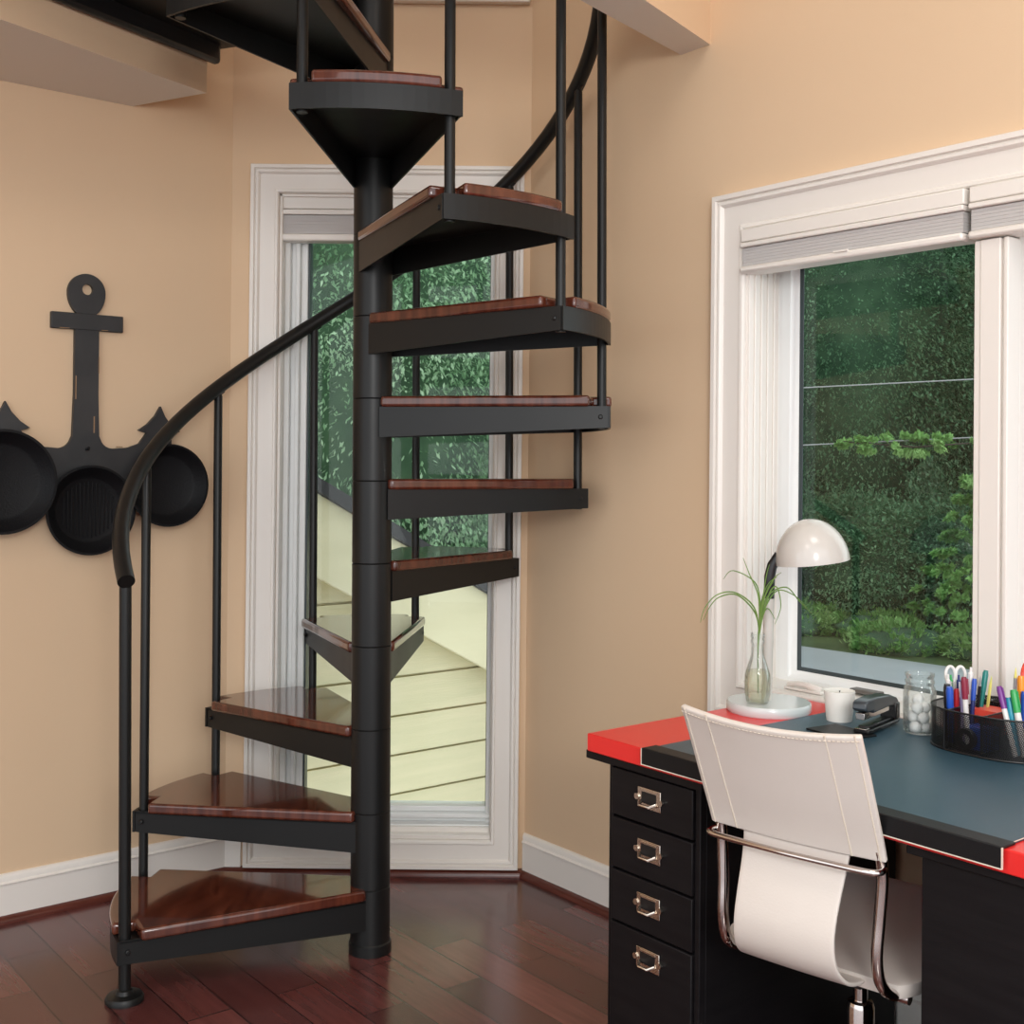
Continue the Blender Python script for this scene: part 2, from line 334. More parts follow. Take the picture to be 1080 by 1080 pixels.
# ------------------------------------------------------------------ spiral staircase
ST = thing('spiral_staircase', 'black steel spiral staircase with glossy mahogany treads', 'staircase', (-.385, 3.278, 0))
ST.rotation_euler = (-.0115, -.0077, 0)
RISE, Z0, B1, DA, RB, RP = .2254, -.0614, -1.9675, .5228, .642, .054
px_off = .010
def pol(r, a): return (r * math.sin(a), r * math.cos(a))
def zt(k): return {1: .184, 10: 2.203, 11: 2.462}.get(k, Z0 + RISE * k)
def ba(k): return B1 + DA * (k - 1) - (.115 if k == 1 else 0)
p = [(RP + .004, 0), (RP + .004, .028), (RP, .032)]
for k in range(1, 13):
    z = zt(k) - .006
    p += [(RP, z - .002), (RP - .0022, z), (RP, z + .002)]
p += [(RP, 3.3)]
MB().lathe([(r, z) for r, z in p], 40, (px_off, 0, 0)).build('center_pole', M['steel'], ST, angle=12)
def edge(a, sgn, off_h, off_o, r_in, r_out, n=None):
    """line of a tread side: hub point and outer point, sgn -1 leading, +1 trailing"""
    d = Vector(pol(1, a)); q = Vector((math.cos(a), -math.sin(a))) * sgn
    return d * r_in + q * off_h + Vector((px_off, 0)), d * r_out + q * off_o
def add_tread(k):
    a0, a1 = ba(k), ba(k + 1); z = zt(k)
    # steel tray
    h0, o0 = edge(a0, -1, .044, .020, .03, .660); h1, o1 = edge(a1, 1, .044, .020, .03, .660)
    t = MB()
    for h, o, sg in ((h0, o0, -1), (h1, o1, 1)):
        q = (o - h).normalized(); nrm = Vector((q.y, -q.x)) * .005
        lo = [(*h, z - .112), (*o, z - .087), (*(o + nrm), z - .087), (*(h + nrm), z - .112)]
        hi = [(*h, z - .029), (*o, z - .029), (*(o + nrm), z - .029), (*(h + nrm), z - .029)]
        t.hexa(lo, hi)
    e0, e1 = a0 - .020 / .66 - .004, a1 + .020 / .66 + .004
    N = 14
    arc = [e0 + (e1 - e0) * i / N for i in range(N + 1)]
    for i in range(N):
        A, Bq, Cq, D = pol(.666, arc[i]), pol(.666, arc[i + 1]), pol(.659, arc[i + 1]), pol(.659, arc[i])
        t.hexa([(*A, z - .087), (*Bq, z - .087), (*Cq, z - .087), (*D, z - .087)], [(*A, z - .029), (*Bq, z - .029), (*Cq, z - .029), (*D, z - .029)])
    t.prism([tuple(h0), tuple(o0)] + [pol(.660, x) for x in arc[1:-1]] + [tuple(o1), tuple(h1)], z - .036, z - .031)
    tr = t.build('tread', M['steel'], ST, fix=True, angle=30)
    # wooden board with corner notches for the balusters
    h0, n0 = edge(a0, -1, .056, .046, .036, .612); h1, n1 = edge(a1, 1, .056, .040, .036, .612)
    x0 = edge(a0, -1, 0, .043, .03, .672)[1]; x1 = edge(a1, 1, 0, .028, .03, .672)[1]
    g = .026
    poly = [tuple(h0), tuple(n0), tuple(edge(a0, 1, 0, g, .03, .612)[1])]
    s0 = edge(a0, 1, 0, g, .03, .668)[1]; s1 = edge(a1, -1, 0, g, .03, .668)[1]
    b0 = math.atan2(s0.x, s0.y); b1 = math.atan2(s1.x, s1.y)
    if b1 < b0: b1 += 2 * PI
    if b1 - b0 > 2 * PI: b1 -= 2 * PI
    poly += [pol(.668, b0 + (b1 - b0) * i / N) for i in range(N + 1)]
    poly += [tuple(edge(a1, -1, 0, g, .03, .612)[1]), tuple(n1), tuple(h1)]
    m = MB().prism(poly, z - .030, z)
    # end pieces of the side nosings beyond the baluster
    c0a, c0b = edge(a0, -1, 0, .016, .03, .630)[1], edge(a0, -1, 0, .016, .03, .672)[1]
    bo = m.build('wooden_board', M['tread'], tr, bevel=.008, fix=True, seg=3, angle=30)
    for a, sg in ((a0, -1), (a1, 1)):
        d = Vector(pol(1, a)); q = Vector((math.cos(a), -math.sin(a))) * sg
        u = Vector((*(d * .640 + q * .019), z - .058)); v3 = Vector((*q, 0)); MB().tube([u, u + v3 * .008, u + v3 * .010], [.0065, .0065, .004], 10).build('bolt', M['steel'], tr)
    return tr
for k in range(1, 12): add_tread(k)
def zrail(a): return Z0 + RISE + RISE * (a - B1) / DA + .955
b = MB().tube([(*pol(RB, ba(1)), .012), (*pol(RB + .008, ba(1) - .01), zrail(ba(1)))], .0150, 16).build('newel_post', M['steel'], ST)
MB().lathe([(.047, 0), (.047, .010), (.043, .016), (.022, .019), (.019, .028), (.0155, .030)], 28, (*pol(RB, ba(1)), .0)).build('base_flange', M['steel'], b)
for k in range(2, 13):
    a = ba(k)
    b = MB().tube([(*pol(RB, a), zt(k - 1) - .090), (*pol(RB, a), zrail(a) - .028), (*pol(RB, a), zrail(a) - .018), (*pol(RB, a), zrail(a))], [.0128, .0128, .010, .010], 14).build('baluster', M['steel'], ST)
    t = Vector((math.cos(a) * RB * DA, -math.sin(a) * RB * DA, RISE)).normalized(); c = Vector((*pol(RB, a), zrail(a) - .021))
    MB().tube([c - t * .022, c + t * .022], .008, 10).build('rail_bracket', M['steel'], b)
pts = []
for i in range(97):
    a = B1 - .165 + (ba(13) - B1 + .2) * i / 96
    r = RB + .012 * max(0, 1 - (a - B1 + .165) / .5)
    pts.append((*pol(r, a), zrail(a) - .010 * max(0, -(a - B1) / .165)))
MB().tube(pts, .0215, 20).build('handrail', M['steel'], ST)
# landing at the top and the black fascia bolted to the loft edge
PX = Vector((-.385, 3.278)); nb = Vector((.85, -.527))
f0, f1 = B0 + bd * -.026 + nb * .004, B0 + bd * 1.6 + nb * .004
def loc2(v): return (v.x - PX.x, v.y - PX.y)
q = [loc2(f0), loc2(f0 + nb * .03), loc2(f1 + nb * .03), loc2(f1)]
sh = Vector((.0077 * 2.6, -.0115 * 2.6)); q = [(x + sh.x, y + sh.y) for x, y in q]
MB().prism(q, 2.520, 2.72).build('landing_fascia', M['dark'], ST, bevel=.012, fix=True)
lp = [(0.0, .08), (-.05, -.05), pol(.66, ba(12) - .05), tuple(Vector(loc2(f1 + nb * .035)) * .62 + Vector(loc2(f0 + nb * .035)) * .38), tuple(Vector(loc2(f0 + nb * .035)))]
MB().prism(lp, 2.575, 2.645).build('landing_platform', M['steel'], ST, fix=True)

# ------------------------------------------------------------------ anchor rack and pans
AR = thing('anchor_rack', 'distressed black wooden anchor rack on the tan wall holding the pans', 'pan rack', LO + LD * .470 + Vector((0, 0, 1.60)), LZ)
def arc(cx, cy, r, a0, a1, n): return [(cx + r * math.cos(math.radians(a0 + (a1 - a0) * i / n)), cy + r * math.sin(math.radians(a0 + (a1 - a0) * i / n))) for i in range(n + 1)]
# outline in (s, z) about the rack centre; the image-left side is +s
ring = arc(.004, .236, .0560, -38, 218, 28)
right = [(-.034, .168), (-.036, .150), (-.036, -.07), (-.040, -.195)] + arc(-.082, -.192, .040, 0, -88, 6)[1:] + [(-.13, -.228)]
flr = [(-.165, -.215), (-.188, -.182), (-.162, -.174), (-.190, -.155), (-.215, -.128), (-.232, -.098), (-.247, -.130), (-.268, -.157), (-.296, -.176), (-.268, -.184), (-.268, -.27), (-.20, -.34), (-.10, -.375)]
base = [(0, -.385)]
def mir(l): return [(-x, y) for x, y in l][::-1]
poly = right + flr + base + mir(flr) + mir(right)
poly = [(x + .002, y) for x, y in poly]
RNG = MB()
# body: polygon split so it stays simple (ring as its own loop with a hole)
f3 = lambda x, y, z: (x, z, y)
body = MB().prism(ring[::-1] and [(-.034 + .002, .168)] + poly[1:-1] + [(.036, .168)], .002, .018, f3)
n = 40
vo = [(.004 + .0560 * math.cos(2 * PI * i / n), .236 + (.0560 if math.sin(2 * PI * i / n) > 0 else .075) * math.sin(2 * PI * i / n)) for i in range(n)]
vi = [(.002 + .0165 * math.cos(2 * PI * i / n), .245 + .0165 * math.sin(2 * PI * i / n)) for i in range(n)]
V = [(x, .002, z) for x, z in vo] + [(x, .018, z) for x, z in vo] + [(x, .002, z) for x, z in vi] + [(x, .018, z) for x, z in vi]
Fq = []
for i in range(n):
    k = (i + 1) % n
    Fq += [(i, k, n + k, n + i), (n + i, n + k, 3 * n + k, 3 * n + i), (2 * n + i, 3 * n + i, 3 * n + k, 2 * n + k), (i, 2 * n + i, 2 * n + k, k)]
body.add(V, Fq)
body.build('anchor_body', M['anchor'], AR, fix=True)
MB().box(-.107, .108, .002, .0195, .123, .172).build('crossbar', M['anchor'], AR, bevel=.002)
for x, z, w_, h_ in ((.034, -.05, .003, .07), (-.022, -.16, .0035, .05), (-.034, .02, .0025, .05), (-.10, -.226, .02, .003), (.07, .125, .03, .002), (-.05, .126, .02, .002)):
    MB().box(x - w_ / 2, x + w_ / 2, .0175, .0203 if z > .11 else .0192, z - h_ / 2, z + h_ / 2).build('worn_patch', M['worn'], AR)
for x, z in ((.245, -.20), (0, -.235), (-.235, -.20)): MB().tube([(x, .018, z), (x, .034, z), (x, .038, z + .006)], .004, 8).build('hook', M['dark'], AR)
def pan(s, z, r, d, label, ridges=False):
    P = thing('frying_pan', label, 'pan', LO + LD * s + LN * d + Vector((0, 0, z)), LZ, 'black pans hung on the anchor rack')
    f = lambda x, y, zz: (x, zz, y)
    prof = [(.001, 0), (r * .74, 0), (r * .80, .004), (r * .985, .036), (r, .038), (r, .034), (r * .99, .030)]
    prof = [(.001, 0), (r * .70, 0), (r * .78, .006), (r * .96, .034), (r, .036), (r, .040), (r * .95, .040), (r * .75, .010), (r * .69, .006), (.001, .006)]
    MB().lathe(prof, 56, (0, 0, 0), f).build('pan_body', M['iron'], P, angle=40, fix=True)
    if ridges:
        g = MB()
        for i in range(-6, 7):
            x = i * r * .09; h = math.sqrt(max(0, (r * .62) ** 2 - x * x)); g.box(x - .0022, x + .0022, .006, .0095, -h, h)
        g.build('grill_ridges', M['iron'], P, bevel=.001)
    return P
pan(.722, 1.270, .150, .034, 'black frying pan hung at the picture edge of the anchor rack')
pan(.466, 1.184, .134, .020, 'black ridged grill pan hung lowest, under the anchor shank', True)
pan(.232, 1.257, .128, .034, 'smaller black frying pan partly behind the curved handrail')

# ------------------------------------------------------------------ desk
TZ, TB = .757, .7185
DK = thing('worktop', 'glossy red desk worktop along the window wall', 'worktop', W(1.085, .027, TB), RZ)
MB().box(0, 1.95, -.688, 0, 0, TZ - TB).build('slab', M['red'], DK, bevel=.0025)
def handle(parent, x, y, z):
    h = MB().box(x - .033, x + .033, y - .004, y, z - .021, z + .021)
    fr = h.build('label_holder', M['brass'], parent, bevel=.001)
    MB().box(x - .021, x + .021, y - .0046, y - .0038, z - .010, z + .014).build('label_slot', M['dark'], fr)
    g = MB().tube([(x - .022, y - .006, z - .006), (x - .012, y - .017, z - .012), (x + .012, y - .017, z - .012), (x + .022, y - .006, z - .006)], .0034, 8)
    for sx in (-1, 1): g.tube([(x + sx * .034, y - .001, z), (x + sx * .034, y - .007, z)], .0065, 10)
    g.box(x - .022, x + .022, y - .006, y - .003, z + .014, z + .0175)
    g.build('finger_pull', M['brass'], fr)
def cabinet(name, label, loc, rz, w_, dep, lip=(-.063, .012, .0)):
    c = thing(name, label, 'cabinet', loc, rz)
    H_ = .700
    m = MB().box(0, w_, -dep + .018, 0, .02, H_).box(.0, .012, -dep, -dep + .018, .0, H_).box(w_ - .014, w_, -dep, -dep + .018, 0, H_).box(.012, w_ - .014, -dep, -dep + .018, 0, .03)
    m.box(0, w_, -dep + .03, 0, 0, .02)
    m.build('cabinet_body', M['black'], c, bevel=.0015)
    MB().box(lip[0], w_ + lip[1], -dep - .012, lip[2], H_, .7183).build('cabinet_top', M['black'], c, bevel=.002)
    zs = [.032, .372, .483, .594, .698]
    for i in range(4):
        z0, z1 = zs[i] + .0025, zs[i + 1] - .0025
        d = MB().box(.013, w_ - .016, -dep - .006, -dep + .014, z0, z1).build('drawer', M['black'], c, bevel=.002)
        zc = (z0 + z1) / 2 + .006 if i else .322
        handle(d, w_ / 2 - .003, -dep - .006, zc)
    return c
cabinet('drawer_cabinet', 'black four-drawer cabinet with metal label pulls under the desk end', W(1.135, .030), RZ, .262, .664)
c2 = cabinet('drawer_cabinet', 'black cabinet under the desk showing a plain side, near the picture corner', W(1.884, .690), RZ + PI / 2, .60, .62, (-.012, .012, .022))
# leather desk pad with a lip over the front edge
PD = thing('desk_pad', 'dark leather desk pad, tinted blue for its window reflection, folded over the red desk edge', 'desk pad', W(1.268, .035, TZ), RZ)
MB().box(0, .772, -.672, 0, .0004, .0035).build('pad_sheet', M['pad'], PD, bevel=.001)
MB().box(-.004,   .776, -.690, -.650, .0004, .0052).box(-.004,   .776, -.6925, -.6888, -.0285, .0052).build('front_lip', M['padlip'], PD, bevel=.0015)
MB().box(-.004,   .776, -.6934, -.6922, -.0295, -.0278).box(-.0052, -.0038, -.6932, -.6888, -.0295, .004).box(.7758, .7770, -.6932, -.6888, -.0295, .004).box(.7708, .772, -.65, 0, .0030, .0042).build('edge_stitching', M['thread'], PD)

# ------------------------------------------------------------------ desk things
def on(s, d, z=TZ): return W(s, d, z)
PT = TZ + .0036
# lamp
lc = Vector((.622, 2.835, TZ)) - RD * .009
LP = thing('desk_lamp', 'white desk lamp with dome shade on round base by the window', 'lamp', lc, 0)
MB().lathe([(.001, 0), (.096, 0), (.099, .004), (.099, .020), (.096, .024), (.001, .024)], 56).build('lamp_base', mk('pale_blue_enamel', (.60, .66, .66), .25, coat=.4), LP, angle=40)
MB().tube([(-.003, .012, .022), (.001, .012, .268)], .0125, 20).build('stem', M['lamp'], LP)
MB().tube([(.001, .012, .266), (.002, .012, .318), (.008, .010, .345), (.022, .006, .372)], [.0130, .0130, .0125, .010], 16).build('elbow', M['dark'], LP)
RS = .0865; sc_ = Vector((.100, -.008, .355)); tilt = Matrix.Rotation(math.radians(-7), 3, 'Y')
prof = [(RS * math.cos(a * PI / 36), RS * 1.19 * math.sin(a * PI / 36)) for a in range(0, 18)] + [(.001, RS * 1.19)]
inner = [(max(.001, r - .002), z - .002 if i else z) for i, (r, z) in enumerate(prof)][::-1]
def tl(x, y, z): return tuple(tilt @ Vector((x, y, z)) + sc_)
sh = MB().lathe(inner + prof, 56, (0, 0, 0), tl, cap=False).build('lamp_shade', M['lamp'], LP, angle=60, fix=True)
bu = MB().lathe([(.001, .012), (.014, .016), (.022, .028), (.022, .040), (.013, .060), (.013, .080)], 20, (0, 0, 0), tl).build('bulb', M['wax'], LP)
# vase on the lamp base
vb = Vector((.5835, 2.815, TZ + .0245))
VS = thing('bud_vase', 'small clear bottle vase of pale water standing on the lamp base', 'vase', vb)
op = [(.001, 0), (.023, 0), (.026, .003), (.0300, .022), (.0312, .045), (.0295, .068), (.022, .092), (.0155, .112), (.0145, .135), (.0155, .138), (.0165, .142), (.0165, .146), (.0150, .150), (.0168, .154), (.0168, .164)]
MB().lathe(op + [(r - .0016, z) for r, z in op[::-1][:-2]] + [(.001, .004)], 40, (0, 0, 0), None, cap=False).build('bottle', M['jar'], VS, angle=60)
MB().lathe([(.001, .0045)] + [(r - .0022, max(z, .0045)) for r, z in op[1:6]] + [(.0255, .076), (.001, .076)], 32).build('water', glass('pale_yellow_water', (.97, .96, .86), .3, 0, .22, (.80, .78, .58)), VS, angle=60)
PLN = thing('spider_plant', 'long thin arching green grass leaves in the bottle vase', 'plant', vb + Vector((0, 0, .02)))
Lv = [[(.586, .952), (.572, 1.008), (.527, 1.041), (.483, 1.036), (.454, 1.006), (.443, .973)], [(.586, .952), (.574, .997), (.534, 1.034), (.494, 1.029), (.472, 1.007), (.456, .973)],
      [(.586, .952), (.583, 1.03), (.560, 1.085), (.544, 1.123)], [(.586, .952), (.590, 1.008), (.578, 1.063), (.527, 1.09), (.505, 1.069)], [(.586, .952), (.592, 1.008), (.601, 1.075), (.609, 1.108)],
      [(.586, .952), (.596, 1.03), (.616, 1.075), (.632, 1.091)], [(.590, .963), (.605, 1.03), (.650, 1.053), (.683, 1.02), (.715, .989)], [(.590, .963), (.610, 1.041), (.627, 1.053), (.635, 1.008), (.621, .968)],
      [(.587, .95), (.594, 1.02), (.612, 1.06), (.634, 1.075)], [(.587, .95), (.598, 1.00), (.628, 1.045), (.668, 1.035), (.70, 1.005)], [(.585, .95), (.590, 1.01), (.604, 1.05), (.616, 1.07)], [(.587, .95), (.600, .995), (.612, 1.0), (.628, .975)]]
def catm(P, n):
    P = [P[0]] + P + [P[-1]]; out = []
    for i in range(1, len(P) - 2):
        for k in range(n):
            t = k / n; a, b, c, d = P[i - 1], P[i], P[i + 1], P[i + 2]
            out.append(tuple(.5 * ((2 * b[j]) + (-a[j] + c[j]) * t + (2 * a[j] - 5 * b[j] + 4 * c[j] - d[j]) * t * t + (-a[j] + 3 * b[j] - 3 * c[j] + d[j]) * t ** 3) for j in range(len(a))))
    out.append(P[-2]); return out
for i, l in enumerate(Lv):
    c = catm([(vb.x + .002, vb.z + .022), (.584, .90)] + l, 7); m = len(c); sp = (i * .618 % 1 - .5) * .10
    g = []
    for k, (x, z) in enumerate(c):
        t = k / (m - 1); wd = .0010 * (1 - t ** 3) + .0003 + .0004 * math.sin(PI * t)
        yy = sp * max(0, t - .35)
        tx, tz_ = (c[min(k + 1, m - 1)][0] - c[max(k - 1, 0)][0], c[min(k + 1, m - 1)][1] - c[max(k - 1, 0)][1]); ln = math.hypot(tx, tz_) or 1
        nx, nz = -tz_ / ln * wd, tx / ln * wd
        g.append([(x - vb.x - nx, yy - wd * .5, z - vb.z - .02 - nz), (x - vb.x, yy + wd * .4, z - vb.z - .02), (x - vb.x + nx, yy - wd * .5, z - vb.z - .02 + nz)])
    MB().sheet(g).build('leaf', M['blade'], PLN, solid=.0006)
# candle
CD = thing('candle', 'white pillar candle on the desk pad beside the stapler', 'candle', on(1.341, .172, PT))
MB().lathe([(.001, 0), (.0285, 0), (.0290, .002), (.0350, .066), (.0345, .068), (.030, .066), (.012, .064), (.001, .0635)], 40).build('wax', M['wax'], CD, angle=40)
MB().tube([(0, 0, .062), (.001, 0, .068)], .0012, 6).build('wick', M['dark'], CD)
# flat note pad under stapler
NP = thing('note_folder', 'thin black folder lying on the desk pad under the stapler', 'folder', on(1.37, .225, PT), RZ + math.radians(-8))
MB().box(0, .12, -.09, .0, 0, .0045).build('folder_cover', M['padlip'], NP, bevel=.001)
# stapler
q0, q1 = on(1.463, .262), on(1.425, .085); ang = math.atan2(q1.y - q0.y, q1.x - q0.x)
SP = thing('stapler', 'dark grey metal stapler with its jaw towards the chair', 'stapler', (q0.x, q0.y, PT + .005), ang)
gm = mk('stapler_grey', (.035, .045, .055), .3, coat=.3)
MB().prism([(0, -.017), (.01, -.02), (.16, -.02), (.175, -.016), (.175, .016), (.16, .02), (.01, .02), (0, .017)], 0, .008).box(.012, .17, -.012, .012, .008, .014).build('stapler_base', M['dark'], SP, bevel=.002)
st = MB(); pr = [(-.012, .052), (-.010, .066), (.0, .071), (.05, .073), (.12, .068), (.16, .056), (.172, .046), (.172, .034), (.12, .042), (.03, .040), (.028, .046), (.0, .046)]
st.prism([(x, z) for x, z in pr], -.016, .016, lambda x, z, y: (x, y, z)); st.build('top_arm', gm, SP, bevel=.004, fix=True)
MB().box(-.006, .155, -.010, .010, .030, .044).build('magazine', M['chrome'], SP, bevel=.001)
MB().box(.148, .172, -.019, .019, .008, .045).build('hinge', M['dark'], SP, bevel=.003)
MB().box(-.004, .016, -.013, .013, .008, .0105).build('anvil', M['chrome'], SP, bevel=.001)
# jar with cotton balls
JR = thing('mason_jar', 'clear glass jar holding cotton balls beside the pen organizer', 'jar', on(1.522, .133, PT))
jo = [(.001, 0), (.028, 0), (.033, .004), (.0350, .012), (.0350, .088), (.033, .098), (.0295, .104), (.0295, .108), (.0315, .110), (.0315, .114), (.0295, .116), (.0295, .122), (.0312, .124), (.0312, .130)]
MB().lathe(jo + [(r - .002, z) for r, z in jo[::-1][:-2]] + [(.001, .004)], 48, (0, 0, 0), None, cap=False).build('jar_body', M['jar'], JR, angle=60)
def ball(r, seed):
    rr = random.Random(seed); m = MB(); n1, n2 = 10, 14
    v = []; 
    for i in range(n1 + 1):
        th = PI * i / n1
        for k in range(n2):
            ph = 2 * PI * k / n2; q = r * (1 + rr.uniform(-.10, .10)); v.append((q * math.sin(th) * math.cos(ph), q * math.sin(th) * math.sin(ph), q * math.cos(th)))
    return m.add(v, [(i * n2 + k, (i + 1) * n2 + k, (i + 1) * n2 + (k + 1) % n2, i * n2 + (k + 1) % n2) for i in range(n1) for k in range(n2)])
bm0 = ball(.0125, 3).build('cotton_ball', M['cotton'], angle=180); sp = [(-.013, -.010, .017), (.013, -.012, .017), (.001, .014, .017), (-.012, .008, .037), (.011, .010, .038), (.004, -.014, .038), (-.008, -.006, .058), (.012, .0, .058), (.0, .010, .073)]
for i, (x, y, z) in enumerate(sp):
    o = bm0 if i == 0 else dup(bm0)
    o.location = on(1.522, .133, PT) + Vector((x, y, z - .003)); o.rotation_euler = (i, i * 2, i * .7)
    tag(o, 'small white cotton ball piled in the clear glass jar', 'cotton ball', 'cotton balls in the jar')
# organizer
OC = on(1.702, .125, PT); AX, AY, OH = .128, .112, .083
OG = thing('pen_organizer', 'black wire mesh pen organizer with compartments on the desk pad', 'pen organizer', OC, RZ)
def wire_wall(name, path, z0, z1, closed):
    n = len(path); L_ = [0]
    for i in range(1, n + (1 if closed else 0)): L_.append(L_[-1] + math.dist(path[i % n], path[i - 1]))
    me = bpy.data.meshes.new(name); m = len(L_)
    v = [(*path[i % n], z) for z in (z0, z1) for i in range(m)]; f = [(i, i + 1, m + i + 1, m + i) for i in range(m - 1)]
    me.from_pydata(v, [], f); uv = me.uv_layers.new(name='UVMap'); S = 1 / .0036
    for p_ in me.polygons:
        for li in p_.loop_indices:
            vi = me.loops[li].vertex_index; uv.data[li].uv = (L_[vi % m] * S + (vi // m and (z1 - z0) * S * .5) , (L_[vi % m] * -.5 + (z1 if vi >= m else z0)) * S)
    me.materials.append(M['mesh']); o = bpy.data.objects.new(name, me); COL.objects.link(o); o.parent = OG; return o
def sup(t): c, s = math.cos(t), math.sin(t); return (AX * abs(c) ** .75 * (1 if c > 0 else -1), AY * abs(s) ** .75 * (1 if s > 0 else -1))
outl = [sup(2 * PI * i / 64) for i in range(64)]
wire_wall('mesh_wall', outl, .002, OH, True)
rim = MB().tube([(*q, OH) for q in outl + [outl[0]]], .0021, 8, False).tube([(*q, .0025) for q in outl + [outl[0]]], .0024, 8, False)
for x in (-.060, .022):
    yv = AY * .93
    wire_wall('divider', [(x, -yv), (x, yv)], .002, OH - .002, False)
    rim.tube([(x, -yv, OH - .002), (x, yv, OH - .002)], .0018, 8)
    rim.tube([(x, -yv - .003, .002), (x, -yv - .003, OH)], .0022, 8)
wire_wall('divider', [(-.06, -.02), (.022, -.02)], .002, OH * .72, False); wire_wall('divider', [(-.06, .05), (.022, .05)], .002, OH, False)
rim.tube([(-.06, -.02, OH * .72), (.022, -.02, OH * .72)], .0018, 8).tube([(-.06, .05, OH), (.022, .05, OH)], .0018, 8)
rim.build('rim', M['dark'], OG)
MB().prism(outl, .0, .002).build('bottom_plate', M['dark'], OG)
# pens: top and bottom in (along, towards wall, z) about the organizer centre
def wl(p): return OC + RD * p[0] - RN * p[1] + Vector((0, 0, p[2] - PT))
def pen(label, top, bot, style, c1, c2, r=.0045, cat='pen', nm='pen'):
    bot = (bot[0], bot[1], PT + .007)
    x, y = bot[0], bot[1]
    A, T = wl(bot), wl(top); L_ = (T - A).length
    P = thing(nm, label, cat, A); P.rotation_mode = 'QUATERNION'; P.rotation_quaternion = (T - A).to_track_quat('Z', 'Y')
    if style == 'cap':
        MB().lathe([(.001, 0), (r * .9, .002), (r, .006), (r, L_ - .040)], 12).build('barrel', PEN[c1], P)
        MB().lathe([(r * 1.12, L_ - .045), (r * 1.18, L_ - .008), (r * .9, L_), (.0005, L_)], 12).build('cap', PEN[c2], P)
        MB().box(-.0012, .0012, r * 1.1, r * 1.1 + .0025, L_ - .036, L_ - .004).build('clip', PEN[c2], P)
    elif style == 'click':
        MB().lathe([(.0006, 0), (r * .5, .010), (r, .022), (r, L_ - .030)], 12).build('barrel', PEN[c1], P)
        MB().lathe([(r * 1.05, L_ - .046), (r * 1.05, L_ - .012), (r * .6, L_ - .010), (r * .5, L_), (.0005, L_)], 12).build('button', PEN[c2], P)
        MB().box(-.0014, .0014, r, r + .003, L_ - .046, L_ - .014).build('clip', PEN['silver'], P)
    else:
        MB().lathe([(r, 0), (r, L_ - .022)], 6).build('shaft', PEN[c1], P, angle=20)
        MB().lathe([(r, L_ - .022), (.0012, L_ - .004), (.0003, L_)], 6).build('sharpened_tip', PEN[c2], P)
    return P
W_ = 'standing in the mesh organizer'
pens = [('slim green pen against the rounded end of the organizer, beside the jar', (-.09, -.045, .905), (-.085, -.045, 0), 'click', 'green', 'white', .0042),
 ('thick black marker beside the jar end of the organizer', (-.078, -.068, .889), (-.080, -.06, 0), 'cap', 'black', 'black', .0065),
 ('blue-capped marker at the front of the mesh organizer', (-.066, -.078, .886), (-.068, -.066, 0), 'cap', 'blue', 'blue', .0065),
 ('white and green click pen behind the blue-capped marker', (-.093, -.030, .902), (-.076, -.035, 0), 'click', 'white', 'green', .0045),
 ('red-capped pen just behind the blue-capped marker', (-.066, -.052, .879), (-.066, -.050, 0), 'cap', 'red', 'red', .005),
 ('purple pen behind the red-capped pen', (-.079, -.022, .903), (-.072, -.030, 0), 'click', 'purple', 'navy', .0045),
 ('pale lilac pen next to the long white pen', (-.050, -.055, .893), (-.052, -.050, 0), 'cap', 'lilac', 'lilac', .0045),
 ('long white pen with a wine-red clip at the front of the organizer', (-.034, -.078, .911), (-.028, -.070, 0), 'cap', 'white', 'wine', .0055),
 ('tall white-tipped pen rising behind the long white pen', (-.064, .000, .919), (-.064, -.01, 0), 'click', 'white', 'white', .005),
 ('navy blue pen right behind the long white pen', (-.050, -.010, .898), (-.048, -.028, 0), 'cap', 'navy', 'blue', .0045),
 ('teal green pen leaning at the back of the organizer', (-.047, .030, .912), (-.052, .002, 0), 'cap', 'teal', 'teal', .005),
 ('yellow pencil leaning beside the teal green pen', (-.040, .040, .900), (-.040, .008, 0), 'pencil', 'yellow', 'yellow', .0036),
 ('thin black pencil between navy and teal pens', (-.049, .012, .902), (-.050, -.006, 0), 'pencil', 'black', 'grey', .0036),
 ('white pen with a purple cap leaning in the front compartment', (.034, -.062, .901), (.076, -.074, 0), 'cap', 'white', 'purple', .0055),
 ('grey pencil with a pale tip rising behind the purple-capped pen', (.030, .010, .931), (.040, -.020, 0), 'pencil', 'grey', 'yellow', .0036),
 ('orange marker before the red-handled scissors', (.055, -.015, .920), (.057, -.022, 0), 'cap', 'orange', 'orange', .0065),
 ('bright green marker leaning at the front of the organizer', (.062, -.058, .898), (.090, -.062, 0), 'cap', 'white', 'green', .0065),
 ('aqua blue marker between the purple-capped pen and green marker', (.050, -.054, .880), (.074, -.060, 0), 'cap', 'aqua', 'aqua', .006),
 ('bright blue pen behind the bright green marker', (.068, -.028, .892), (.070, -.035, 0), 'cap', 'blue', 'blue', .005),
 ('grey marker at the picture edge beside the bright blue pen', (.084, -.036, .895), (.088, -.036, 0), 'cap', 'silver', 'grey', .0065)]
for p_ in pens: pen(*p_, cat='pencil' if 'pencil' in p_[0] else 'pen', nm='pencil' if 'pencil' in p_[0] else ('marker' if 'marker' in p_[0] else 'pen'))
